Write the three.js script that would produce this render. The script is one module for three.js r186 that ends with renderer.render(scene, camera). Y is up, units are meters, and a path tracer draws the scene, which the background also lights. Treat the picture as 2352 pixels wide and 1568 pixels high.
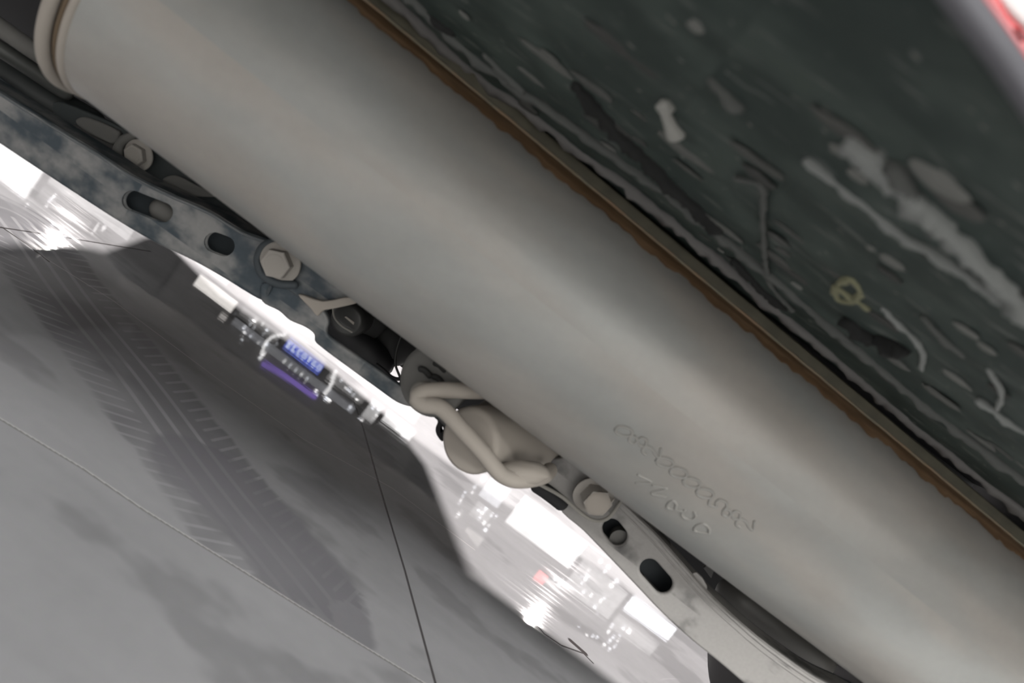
import * as THREE from 'three';
import { mergeGeometries } from 'three/addons/utils/BufferGeometryUtils.js';
import { RoundedBoxGeometry } from 'three/addons/geometries/RoundedBoxGeometry.js';
import { ImprovedNoise } from 'three/addons/math/ImprovedNoise.js';
import { RectAreaLightUniformsLib } from 'three/addons/lights/RectAreaLightUniformsLib.js';

// ---------------------------------------------------------------- camera, light, exposure
const W = 2352, H = 1568, FOV = 50, CAM_H = 0.34, PITCH = 5.1 * Math.PI / 180, COS = 0.8, SIN = 0.6;
const scene = new THREE.Scene();
scene.background = new THREE.Color(0x000000);
const camera = new THREE.PerspectiveCamera(FOV, W / H, 0.02, 60);
const C = new THREE.Vector3(0, CAM_H, 0);
const FWD = new THREE.Vector3(0, -Math.sin(PITCH), -Math.cos(PITCH));
const TUP = new THREE.Vector3(0, Math.cos(PITCH), -Math.sin(PITCH));
const XR = new THREE.Vector3(1, 0, 0);
const RIGHT = XR.clone().multiplyScalar(COS).addScaledVector(TUP, SIN);     // the phone is held rolled by 37 degrees
const UPV = XR.clone().multiplyScalar(-SIN).addScaledVector(TUP, COS);
camera.position.copy(C);
camera.up.copy(UPV);
camera.lookAt(C.clone().add(FWD));
camera.focus = 0.85;
camera.userData.fStop = 6.3;
const renderer = new THREE.WebGLRenderer();
renderer.toneMapping = THREE.LinearToneMapping;
renderer.toneMappingExposure = 0.66;
renderer.shadowMap.enabled = true;
RectAreaLightUniformsLib.init();
// ceiling panels of the hall: [x, z, width, depth, radiance]
const CEIL = 5.2;
const PANELS = [[-1.3, 6.3, 2.8, 1.6, 84], [2.2, 6.3, 2.8, 1.6, 84], [-4.5, -5.4, 3, 1.4, 14], [0.2, -6.2, 3, 1.4, 10], [4.6, -5.4, 3, 1.4, 14]];

// ---------------------------------------------------------------- helpers
const FPX = H / 2 / Math.tan(FOV * Math.PI / 360);
const dirPx = (u, v) => FWD.clone().addScaledVector(RIGHT, (u - W / 2) / FPX).addScaledVector(UPV, -(v - H / 2) / FPX);
const P = (u, v, d) => C.clone().addScaledVector(dirPx(u, v), d);
const stPx = (s, t) => [W / 2 + COS * s + SIN * t, H / 2 + SIN * s - COS * t];
const onFloor = (u, v) => { const d = dirPx(u, v); return C.clone().addScaledVector(d, -C.y / d.y); };
function mirrored(u, v, zw) {                 // where the floor mirrors a point of the upright plane z = zw
  const q = onFloor(u, v), d = dirPx(u, v); d.y = -d.y;
  return q.addScaledVector(d, (zw - q.z) / d.z);
}
function rng(seed) { let a = seed >>> 0; return () => { a = (a + 0x6D2B79F5) >>> 0; let t = Math.imul(a ^ (a >>> 15), 1 | a); t = (t + Math.imul(t ^ (t >>> 7), 61 | t)) ^ t; return ((t ^ (t >>> 14)) >>> 0) / 4294967296; }; }
const perlin = new ImprovedNoise();
const fbm = (x, y, z, o = 4) => { let a = 0, k = 0.5, f = 1; for (let i = 0; i < o; i++) { a += k * perlin.noise(x * f + i * 7.3, y * f + i * 3.1, z); k *= 0.5; f *= 2.03; } return a; };
const clamp = (x, a = 0, b = 1) => Math.min(b, Math.max(a, x));
const smooth = (a, b, x) => { const t = clamp((x - a) / (b - a)); return t * t * (3 - 2 * t); };
const mix = (a, b, t) => a + (b - a) * t;
const mixc = (a, b, t) => [mix(a[0], b[0], t), mix(a[1], b[1], t), mix(a[2], b[2], t)];
const taken = {};
const numbered = (n) => { const k = taken[n] = (taken[n] ?? -1) + 1; return k ? `${n}_${String(k).padStart(3, '0')}` : n; };
function thing(name, label, category, pos, group) {
  const o = new THREE.Group(); o.name = numbered(name); o.position.copy(pos); o.userData = { label, category };
  if (group) o.userData.group = group;
  scene.add(o); return o;
}
function add(parent, name, geo, mat) {         // geo in world coordinates
  const m = new THREE.Mesh(geo, mat); m.name = name; m.castShadow = m.receiveShadow = true;
  parent.updateWorldMatrix(true, false);
  geo.applyMatrix4(parent.matrixWorld.clone().invert());
  parent.add(m); return m;
}
function single(name, label, category, geo, mat, group) {
  geo.computeBoundingBox(); const c = geo.boundingBox.getCenter(new THREE.Vector3()); c.y = geo.boundingBox.min.y;
  const m = new THREE.Mesh(geo.translate(-c.x, -c.y, -c.z), mat); m.position.copy(c); m.name = numbered(name); m.castShadow = m.receiveShadow = true;
  m.userData = { label, category }; if (group) m.userData.group = group;
  scene.add(m); return m;
}
function structure(name, geo, mat) { const m = new THREE.Mesh(geo, mat); m.name = name; m.userData.kind = 'structure'; m.castShadow = m.receiveShadow = true; scene.add(m); return m; }
const merge = (l) => mergeGeometries(l.map((g) => { const n = g.index ? g.toNonIndexed() : g; for (const k of Object.keys(n.attributes)) if (!['position', 'normal', 'uv'].includes(k)) n.deleteAttribute(k); return n; }));
function tex(w, h, fn, srgb = true, rep = true) {
  const d = new Uint8Array(w * h * 4);
  const enc = (x) => { x = clamp(x); return 255 * (srgb ? (x <= 0.0031308 ? 12.92 * x : 1.055 * Math.pow(x, 1 / 2.4) - 0.055) : x); };
  for (let j = 0; j < h; j++) for (let i = 0; i < w; i++) { const c = fn((i + 0.5) / w, (j + 0.5) / h), k = 4 * (j * w + i); d[k] = enc(c[0]); d[k + 1] = enc(c[1]); d[k + 2] = enc(c[2]); d[k + 3] = 255; }
  const t = new THREE.DataTexture(d, w, h); t.magFilter = THREE.LinearFilter; t.minFilter = THREE.LinearMipmapLinearFilter; t.generateMipmaps = true;
  if (srgb) t.colorSpace = THREE.SRGBColorSpace;
  t.wrapS = t.wrapT = rep ? THREE.RepeatWrapping : THREE.ClampToEdgeWrapping; t.needsUpdate = true; return t;
}
const std = (o) => new THREE.MeshStandardMaterial(o);
const lin = (r, g, b) => new THREE.Color().setRGB(r, g, b);
// box-mapped uv in metres
function boxUV(g, k = 1) {
  g = g.index ? g.toNonIndexed() : g; if (!g.attributes.normal) g.computeVertexNormals();
  const p = g.attributes.position, n = g.attributes.normal, uv = new Float32Array(p.count * 2);
  for (let i = 0; i < p.count; i++) {
    const ax = Math.abs(n.getX(i)), ay = Math.abs(n.getY(i)), az = Math.abs(n.getZ(i));
    const a = az >= ax && az >= ay ? [p.getX(i), p.getY(i)] : ay >= ax ? [p.getX(i), p.getZ(i)] : [p.getZ(i), p.getY(i)];
    uv[2 * i] = a[0] * k; uv[2 * i + 1] = a[1] * k;
  }
  g.setAttribute('uv', new THREE.BufferAttribute(uv, 2)); return g;
}
function plane(u, v, d, n = null) {            // an upright working plane through a point, facing the camera unless n is given
  const o = P(u, v, d), ez = (n ?? FWD.clone().negate()).clone().normalize();
  const ex = XR.clone().addScaledVector(ez, -XR.dot(ez)).normalize(), ey = ez.clone().cross(ex);
  return { o, ex, ey, ez, m: new THREE.Matrix4().makeBasis(ex, ey, ez).setPosition(o),
    at(u, v) { const r = dirPx(u, v), k = o.clone().sub(C).dot(ez) / r.dot(ez), p = C.clone().addScaledVector(r, k).sub(o); return new THREE.Vector2(p.dot(ex), p.dot(ey)); } };
}
function outline(pl, pts, curve = 0) {
  const a = pts.map((p) => pl.at(p[0], p[1]));
  if (!curve) return a;
  const c = new THREE.CatmullRomCurve3(a.map((p) => new THREE.Vector3(p.x, p.y, 0)), true, 'centripetal', 0.5);
  return c.getPoints(a.length * curve).slice(0, -1).map((p) => new THREE.Vector2(p.x, p.y));
}
function slotPts(pl, a, b, r, n = 10) {       // a rounded slot from pixel a to pixel b, radius in pixels
  const d = Math.atan2(b[1] - a[1], b[0] - a[0]), out = [];
  for (let i = 0; i <= n; i++) { const t = d + Math.PI / 2 + Math.PI * i / n; out.push([a[0] + r * Math.cos(t), a[1] + r * Math.sin(t)]); }
  for (let i = 0; i <= n; i++) { const t = d - Math.PI / 2 + Math.PI * i / n; out.push([b[0] + r * Math.cos(t), b[1] + r * Math.sin(t)]); }
  return out.map((p) => pl.at(p[0], p[1]));
}
function plate(pl, pts, thick, { holes = [], bevel = 0.0012, curve = 4, seg = 3, back = 0 } = {}) {
  const sh = new THREE.Shape(outline(pl, pts, curve));
  for (const h of holes) sh.holes.push(new THREE.Path(h));
  const g = new THREE.ExtrudeGeometry(sh, { depth: Math.max(thick - 2 * bevel, 1e-4), bevelEnabled: bevel > 0, bevelThickness: bevel, bevelSize: bevel, bevelOffset: -bevel, bevelSegments: seg, curveSegments: 12 });
  g.translate(0, 0, bevel - thick - back);
  return boxUV(g).applyMatrix4(pl.m);
}
function tube(pts, r, { closed = false, seg = 0, rad = 12, caps = true } = {}) {
  const c = new THREE.CatmullRomCurve3(pts, closed, 'centripetal');
  const l = [new THREE.TubeGeometry(c, seg || pts.length * 10, r, rad, closed)];
  if (caps && !closed) for (const p of [pts[0], pts[pts.length - 1]]) l.push(new THREE.SphereGeometry(r, rad, 8).translate(p.x, p.y, p.z));
  return merge(l);
}
const tubePx = (pts, r, o) => tube(pts.map((p) => P(...p)), r, o);
function orient(g, pos, z, up = TUP) {
  const ez = z.clone().normalize(), ex = up.clone().cross(ez).normalize(), ey = ez.clone().cross(ex);
  return g.applyMatrix4(new THREE.Matrix4().makeBasis(ex, ey, ez).setPosition(pos));
}
const lathe = (pts, n = 40) => new THREE.LatheGeometry(pts.map((p) => new THREE.Vector2(p[0], p[1])), n).rotateX(Math.PI / 2);   // turned about +z

// ---------------------------------------------------------------- materials
const T = {};
// dusty steel: chalky dust over bluish dark coat, in blotches
const steelTex = (seed, dust, coat, lo, hi) => tex(512, 512, (u, v) => {
  const x = u * 8, y = v * 8; // not seamless at the edges, the pieces are smaller than one tile
  const n = fbm(x * 0.9 + seed, y * 1.3, seed, 5), m = fbm(x * 5 + seed, y * 5, seed + 4, 3), k = smooth(lo, hi, n + 0.22 * m);
  const g = 1 + 0.12 * fbm(x * 18, y * 18, seed + 9, 2);
  return mixc(coat, dust, k).map((c) => c * g);
});
T.beamL = steelTex(3, [0.235, 0.235, 0.228], [0.042, 0.058, 0.070], -0.22, 0.3);
T.beamR = steelTex(11, [0.29, 0.28, 0.265], [0.085, 0.083, 0.08], -0.42, 0.02);
for (const t of [T.beamL, T.beamR]) t.repeat.set(2.6, 2.6);
const M = {
  beamL: std({ map: T.beamL, roughness: 0.52, metalness: 0.15 }),
  beamR: std({ map: T.beamR, roughness: 0.68, metalness: 0.05 }),
  dust: std({ color: lin(0.33, 0.30, 0.262), roughness: 0.85 }),
  bolt: std({ color: lin(0.32, 0.30, 0.27), roughness: 0.75 }),
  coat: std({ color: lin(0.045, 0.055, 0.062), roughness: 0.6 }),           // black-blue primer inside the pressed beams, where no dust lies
  dark: std({ color: lin(0.018, 0.018, 0.017), roughness: 0.75 }),
  black: std({ color: lin(0.008, 0.008, 0.009), roughness: 0.6 }),
  rubber: std({ color: lin(0.012, 0.012, 0.013), roughness: 0.8 }),
  grime: std({ color: lin(0.13, 0.128, 0.118), roughness: 0.8 }),
  paleGrime: std({ color: lin(0.25, 0.24, 0.215), roughness: 0.85 }),
  darkMetal: std({ color: lin(0.05, 0.05, 0.047), roughness: 0.45, metalness: 0.4 }),
  green: std({ color: lin(0.03, 0.045, 0.036), roughness: 0.6 }),
};

// ---------------------------------------------------------------- floor
const FX0 = -0.95, FX1 = 0.95, FZ0 = -1.85, FZ1 = 0.05;      // the slab in view
const track = { a: onFloor(95, 640), b: onFloor(360, 950), c: onFloor(660, 1345) };
function floorColour(x, z) {
  const base = [0.295, 0.296, 0.303];
  let k = 1 + 0.16 * fbm(x * 5, z * 5, 1.5, 4) + 0.14 * fbm(x * 3.2 + 4, z * 26, 2.5, 3) + 0.05 * fbm(x * 60, z * 60, 5, 2);
  // wiped darker patches
  k *= 1 - 0.22 * smooth(0.06, 0.28, fbm(x * 7 + 9, z * 11, 8.1, 4));
  return base.map((c) => c * k);
}
const segDist = (px, pz, a, b) => { const dx = b[0] - a[0], dz = b[1] - a[1], t = clamp(((px - a[0]) * dx + (pz - a[1]) * dz) / (dx * dx + dz * dz)); const ex = px - a[0] - t * dx, ez = pz - a[1] - t * dz; return [Math.hypot(ex, ez), t, Math.sign(dx * (pz - a[1]) - dz * (px - a[0]))]; };
const fl = (l) => l.map(([u, v]) => { const p = onFloor(u, v); return [p.x, p.z]; });
const polyDist = (x, z, l) => { let best = [9, 0, 0], acc = 0, L = []; for (let i = 0; i + 1 < l.length; i++) L.push(Math.hypot(l[i + 1][0] - l[i][0], l[i + 1][1] - l[i][1])); for (let i = 0; i + 1 < l.length; i++) { const d = segDist(x, z, l[i], l[i + 1]); if (d[0] < best[0]) best = [d[0], acc + d[1] * L[i], d[2]]; acc += L[i]; } return best; };
const TRK_N = fl([[30, 500], [150, 660], [300, 850], [430, 1020], [560, 1190], [690, 1350], [860, 1560]]);      // middle line of the tyre print
const JOINT = fl([[-60, 925], [190, 1075], [330, 1170], [560, 1312], [780, 1450], [1010, 1590]]);   // a coat lap line
const SAW = fl([[802, 890], [835, 985], [870, 1110], [930, 1310], [1000, 1568], [1020, 1640]]);
const CR1 = fl([[-20, 519], [120, 540], [240, 560], [345, 577]]), CR2 = fl([[5, 522], [60, 560], [112, 600]]);
const LINE2 = fl([[100, 590], [260, 690], [500, 870], [700, 1010], [900, 1120], [1090, 1262]]);
const CR3 = fl([[1215, 1413], [1250, 1455], [1290, 1482], [1340, 1500], [1362, 1522]]), CHIP = fl([[1311, 1471], [1344, 1500]]);
let trackEnd = 9;                          // where the print stops, along its middle line
const inTrack = (x, z, [d, l, sg]) => {
  const half = 0.07;
  const q = d * sg;                       // across the print
  if (d > half + 0.01) return 0;
  let a = smooth(half + 0.006, half - 0.004, d + 0.012 * fbm(x * 30, z * 30, 3, 2));
  a *= smooth(trackEnd + 0.008, trackEnd - 0.004, l + 0.05 * fbm(x * 30, z * 50, 4, 3));
  // rubber print on the floor: three pale grooves and tread gaps at the outer blocks
  let groove = 0; for (const g of [-0.024, 0.0, 0.024]) groove = Math.max(groove, smooth(0.0042, 0.0016, Math.abs(q - g + 0.0015 * Math.sin(l * 22))));
  const block = smooth(0.036, 0.041, Math.abs(q)), gap = smooth(0.55, 0.85, Math.sin((l + Math.abs(q) * 0.35) * 2 * Math.PI / 0.017));
  const fade = 0.55 + 0.45 * smooth(-0.25, 0.1, fbm(x * 9, z * 9, 12, 3));
  return a * (1 - 0.95 * groove * smooth(0.85, 0.6, l)) * (1 - 0.75 * block * gap * smooth(0.9, 0.65, l)) * fade;
};
const SCUFF = fl([[470, 1080], [600, 1190], [700, 1310], [735, 1400]]);
{
  const N = 2048, buf = new Float32Array(N * N * 3), X = (i) => mix(FX0, FX1, (i + 0.5) / N), Z = (j) => mix(FZ1, FZ0, (j + 0.5) / N);
  for (let j = 0; j < N; j++) for (let i = 0; i < N; i++) buf.set(floorColour(X(i), Z(j)), 3 * (j * N + i));
  const over = (line, pad, fn) => {           // paint a mark along a line, touching only the texels near it
    const xs = line.map((p) => p[0]), zs = line.map((p) => p[1]), K = N / (FX1 - FX0);
    const i0 = Math.max(0, Math.floor((Math.min(...xs) - pad - FX0) * K)), i1 = Math.min(N - 1, Math.ceil((Math.max(...xs) + pad - FX0) * K));
    const j0 = Math.max(0, Math.floor((FZ1 - Math.max(...zs) - pad) * K)), j1 = Math.min(N - 1, Math.ceil((FZ1 - Math.min(...zs) + pad) * K));
    for (let j = j0; j <= j1; j++) for (let i = i0; i <= i1; i++) { const x = X(i), z = Z(j), d = polyDist(x, z, line); if (d[0] > pad) continue; const r = fn(x, z, d); if (r && r[1] > 0) { const k = 3 * (j * N + i); for (let q = 0; q < 3; q++) buf[k + q] = mix(buf[k + q], r[0][q], r[1]); } }
  };
  const sideOf = (x, z) => polyDist(x, z, JOINT)[2], far = sideOf(...TRK_N[1]);
  { const e = onFloor(730, 1395); trackEnd = polyDist(e.x, e.z, TRK_N)[1]; }
  over(TRK_N, 0.1, (x, z, d) => sideOf(x, z) === far ? [[0.135, 0.133, 0.143], 0.66 * inTrack(x, z, d)] : null);
  over(SCUFF, 0.1, (x, z, d) => sideOf(x, z) === far && [[0.17, 0.168, 0.18], 0.75 * smooth(0.062, 0.05, d[0] + 0.012 * fbm(x * 40, z * 60, 6, 2))]);
  over(JOINT, 0.004, (x, z, d) => [d[2] > 0 ? [0.16, 0.155, 0.15] : [0.46, 0.45, 0.44], 0.75 * smooth(0.0026, 0.001, d[0])]);
  over(LINE2, 0.004, (x, z, d) => [[0.44, 0.43, 0.42], 0.6 * smooth(0.0018, 0.0006, d[0])]);
  for (const q of [SAW, CR1, CR2, CR3]) over(q, 0.004, (x, z, d) => [[0.03, 0.027, 0.026], 0.9 * smooth(0.0021, 0.0009, d[0])]);
  over(CHIP, 0.01, (x, z, d) => [[0.05, 0.045, 0.045], smooth(0.006, 0.003, d[0])]);
  T.floor = tex(N, N, (u, v) => { const k = 3 * (Math.floor(v * N) * N + Math.floor(u * N)); return [buf[k], buf[k + 1], buf[k + 2]]; }, true, false);
}
T.floorRough = tex(1024, 1024, (u, v) => {
  const x = mix(FX0, FX1, u), z = mix(FZ1, FZ0, v);
  const r = 0.018 + 0.02 * smooth(-0.1, 0.35, fbm(x * 4, z * 70, 2, 3)) + 0.02 * smooth(0, 0.4, fbm(x * 9, z * 14, 7, 3));
  return [r, r, r];
}, false, false);
T.floorBump = tex(1024, 1024, (u, v) => { const x = mix(FX0, FX1, u), z = mix(FZ1, FZ0, v); const h = 0.5 + 0.5 * fbm(x * 5, z * 42, 4, 3); return [h, h, h]; }, false, false);
M.floor = new THREE.MeshPhysicalMaterial({ map: T.floor, roughness: 1, roughnessMap: T.floorRough, bumpMap: T.floorBump, bumpScale: 0.00004, ior: 1.52 });
M.floorFar = new THREE.MeshPhysicalMaterial({ color: lin(0.30, 0.295, 0.30), roughness: 0.05, ior: 1.52 });
{
  const slab = (x0, x1, z0, z1) => new THREE.BoxGeometry(x1 - x0, 0.1, z1 - z0).translate((x0 + x1) / 2, -0.05, (z0 + z1) / 2);
  const g = slab(FX0, FX1, FZ0, FZ1), p = g.attributes.position, uv = g.attributes.uv;
  for (let i = 0; i < p.count; i++) uv.setXY(i, (p.getX(i) - FX0) / (FX1 - FX0), (FZ1 - p.getZ(i)) / (FZ1 - FZ0));
  const f = structure('floor', g, M.floor);
  const rest = merge([slab(-10, FX0, -13, 9), slab(FX1, 10, -13, 9), slab(FX0, FX1, -13, FZ0), slab(FX0, FX1, FZ1, 9)]);
  const r = new THREE.Mesh(rest, M.floorFar); r.name = 'surrounding_floor'; r.receiveShadow = true; f.add(r);
}

// ---------------------------------------------------------------- the hall
M.wall = std({ color: lin(0.28, 0.275, 0.27), roughness: 0.8 });
M.ceiling = std({ color: lin(0.30, 0.28, 0.27), roughness: 0.9 });
M.front = std({ color: lin(0.10, 0.092, 0.085), roughness: 0.7 });
const box = (x0, x1, y0, y1, z0, z1) => new THREE.BoxGeometry(x1 - x0, y1 - y0, z1 - z0).translate((x0 + x1) / 2, (y0 + y1) / 2, (z0 + z1) / 2);
structure('wall_far', box(-10, 10, 0, CEIL, -13.2, -12.55), std({ color: lin(0.26, 0.25, 0.247), roughness: 0.7 }));
structure('wall_left', box(-10.2, -10, 0, CEIL, -13, 9), M.wall);
structure('wall_right', box(10, 10.2, 0, CEIL, -13, 9), M.wall);
structure('wall_near', box(-10, 10, 0, CEIL, 9, 9.2), M.wall);
structure('ceiling', box(-10.2, 10.2, CEIL, CEIL + 0.2, -13.2, 9.2), M.ceiling);
function areaLight(pos, look, w, h, colour, L) { const l = new THREE.RectAreaLight(colour, L, w, h); l.position.copy(pos); l.lookAt(look); scene.add(l); return l; }
PANELS.forEach(([x, z, w, d, L], i) => {
  const t = thing('ceiling_light', ['large ceiling light panel by the near wall towards the left', 'large ceiling light panel by the near wall towards the right', 'ceiling light panel before the shop fronts near the left wall', 'middle ceiling light panel before the shop fronts', 'ceiling light panel before the shop fronts near the right wall'][i], 'light', new THREE.Vector3(x, CEIL - 0.1, z), 'ceiling light panels');
  add(t, 'housing', new RoundedBoxGeometry(w + 0.1, 0.08, d + 0.1, 2, 0.01).translate(x, CEIL - 0.045, z), M.wall);
  add(t, 'diffuser', new THREE.BoxGeometry(w, 0.02, d).translate(x, CEIL - 0.09, z), std({ color: 0xffffff, emissive: lin(1, 0.98, 0.95), emissiveIntensity: 3 }));
  areaLight(new THREE.Vector3(x, CEIL - 0.12, z), new THREE.Vector3(x, 0, z + 1e-4), w, d, lin(1, 0.99, 0.98), L);
});
// two flood lamps high on the far wall, shining under the car
for (const [x, y, tx, tz, I, label] of [[-7.2, 4.5, -0.62, -1.0, 5600, 'flood lamp high on the far wall towards the left'], [3.1, 4.45, 0.46, -0.95, 4200, 'flood lamp high on the far wall towards the right']]) {
  const p = new THREE.Vector3(x, y, -12.1), to = new THREE.Vector3(tx, 0, tz), d = to.clone().sub(p).normalize();
  const t = thing('flood_lamp', label, 'lamp', p.clone());
  add(t, 'housing', orient(new RoundedBoxGeometry(0.3, 0.22, 0.14, 3, 0.02), p.clone().addScaledVector(d, -0.09), d), M.front);
  add(t, 'wall_arm', tube([p.clone().addScaledVector(d, -0.1), new THREE.Vector3(x, y + 0.05, -12.56)], 0.02), M.front);
  add(t, 'lamp_glass', orient(new RoundedBoxGeometry(0.24, 0.16, 0.02, 2, 0.006), p.clone(), d), std({ color: 0xffffff, emissive: lin(1, 0.95, 0.92), emissiveIntensity: 4 }));
  const l = new THREE.SpotLight(lin(1, 0.94, 0.915), I, 0, 0.13, 0.35, 2); l.position.copy(p).addScaledVector(d, 0.03); l.target.position.copy(to); l.castShadow = true; l.shadow.radius = 3; scene.add(l, l.target);
}
// lit shop window behind the photographer
{
  const [x, y, z, w, h] = [3.0, 1.35, 4.2, 5, 2.2], t = thing('shop_window_light', 'wide lit shop window behind the photographer', 'window', new THREE.Vector3(x, y - h / 2, z));
  add(t, 'frame', new RoundedBoxGeometry(w + 0.16, h + 0.16, 0.12, 2, 0.02).translate(x, y, z + 0.08), M.front);
  add(t, 'lit_face', new THREE.BoxGeometry(w, h, 0.02).translate(x, y, z), std({ color: 0xffffff, emissive: lin(1, 0.98, 0.95), emissiveIntensity: 3 }));
  add(t, 'plinth', new THREE.BoxGeometry(w + 0.16, y - h / 2 - 0.08, 0.3).translate(x, (y - h / 2 - 0.08) / 2, z + 0.1), M.front);
  areaLight(new THREE.Vector3(x, y, z - 0.03), new THREE.Vector3(x, y, 0), w, h, lin(1, 0.98, 0.95), 2.1);
}
// shop fronts across the hall, seen in the polished floor
const ZS = -12.4, MPX = 0.0074;
const glow = (r, g, b, k, map) => std({ color: lin(0.6 * r, 0.6 * g, 0.6 * b), emissive: lin(r, g, b), emissiveIntensity: k, emissiveMap: map ?? null, roughness: 0.5 });
function lightbox(name, label, cat, u, v, wpx, hpx, mat, { depth = 0.12, z = ZS, frame = M.front, group, L = 0, tilt = 0 } = {}) {
  const c = mirrored(u, v, z), w = wpx * MPX, h = hpx * MPX;
  const t = thing(name, label, cat, new THREE.Vector3(c.x, c.y - h / 2, z), group);
  if (frame) add(t, 'casing', new RoundedBoxGeometry(w + 0.05, h + 0.05, depth, 2, 0.012).translate(c.x, c.y, z - depth / 2 - 0.012), frame);
  const g = new RoundedBoxGeometry(w, h, 0.03, 2, 0.008); if (tilt) g.rotateZ(tilt);
  const face = add(t, 'lit_face', g.translate(c.x, c.y, z), mat);
  if (L) areaLight(new THREE.Vector3(c.x, c.y, z + 0.03), new THREE.Vector3(c.x, c.y, 0), w, h, mat.emissive.clone(), L);
  return t;
}
// ---------------------------------------------------------------- muffler
const AX = new THREE.Vector3(0.578, -0.0154, -0.088).normalize();
const MUF = { o: new THREE.Vector3(-0.335, CAM_H - 0.0012, -0.478), L: 0.93, a: 0.075, b: 0.0812, seam: 70 * Math.PI / 180 };
MUF.ey = new THREE.Vector3(0, 1, 0).addScaledVector(AX, -AX.y).normalize(); MUF.ez = AX.clone().cross(MUF.ey).normalize();   // ez towards the camera
const mufP = (x, th, r = 0) => { const e = 2.25, c = Math.cos(th), s = Math.sin(th), k = Math.pow(Math.pow(Math.abs(c), e) + Math.pow(Math.abs(s), e), -1 / e); return MUF.o.clone().addScaledVector(AX, x).addScaledVector(MUF.ey, (MUF.b + r) * k * s).addScaledVector(MUF.ez, (MUF.a + r) * k * c); };
function sheet(x0, x1, nx, t0, t1, nt, rad = () => 0, uvk = [1, 1]) {
  const pos = [], uv = [], idx = [];
  for (let j = 0; j <= nt; j++) for (let i = 0; i <= nx; i++) {
    const x = mix(x0, x1, i / nx), th = mix(t0, t1, j / nt), p = mufP(x, th, rad(x, th)); pos.push(p.x, p.y, p.z); uv.push(x * uvk[0], th * 0.077 * uvk[1]);
  }
  for (let j = 0; j < nt; j++) for (let i = 0; i < nx; i++) { const a = j * (nx + 1) + i, b = a + 1, c = a + nx + 1, d = c + 1; idx.push(a, b, d, a, d, c); }
  const g = new THREE.BufferGeometry(); g.setAttribute('position', new THREE.Float32BufferAttribute(pos, 3)); g.setAttribute('uv', new THREE.Float32BufferAttribute(uv, 2)); g.setIndex(idx); g.computeVertexNormals(); return g;
}
T.muffler = tex(1024, 1024, (u, v) => {
  const x = u * 4, y = v * 4;
  const a = fbm(x * 2.2, y * 2.2, 1, 4), b = fbm(x * 2 + 3 * y, y * 9 - 3 * x, 6, 4), d = fbm(x * 40, y * 40, 3, 2), w = fbm(x * 1.4, y * 5, 9, 3);
  const k = 1 + 0.16 * a + 0.14 * b + 0.05 * d;
  const c = mixc([0.298, 0.303, 0.287], [0.33, 0.312, 0.283], smooth(-0.3, 0.3, w));
  return c.map((q) => q * k);
});
M.muffler = std({ map: T.muffler, roughness: 0.42, metalness: 0.15 });
M.upperShell = std({ map: tex(512, 128, (u, v) => { const k = 1 + 0.5 * fbm(u * 70, v * 3, 2, 3) + 0.25 * fbm(u * 20, v * 20, 5, 3); return [0.075 * k, 0.07 * k, 0.046 * k]; }), roughness: 0.6, metalness: 0.2 });
M.rust = std({ map: tex(512, 64, (u, v) => { const k = 1 + 0.5 * fbm(u * 40, v * 5, 3, 4), m = smooth(-0.2, 0.3, fbm(u * 14, v * 3, 8, 3)); return mixc([0.15, 0.085, 0.038], [0.22, 0.135, 0.07], m).map((c) => c * k); }), roughness: 0.85 });
M.seamLip = std({ map: tex(512, 16, (u) => { const m = smooth(-0.25, 0.3, fbm(u * 30, 0, 4, 3)); return mixc([0.21, 0.195, 0.14], [0.30, 0.205, 0.125], m); }), roughness: 0.7 });
const muffler = thing('muffler', 'large dusty beige oval muffler with a rusty seam and embossed numbers', 'muffler', MUF.o);
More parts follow.
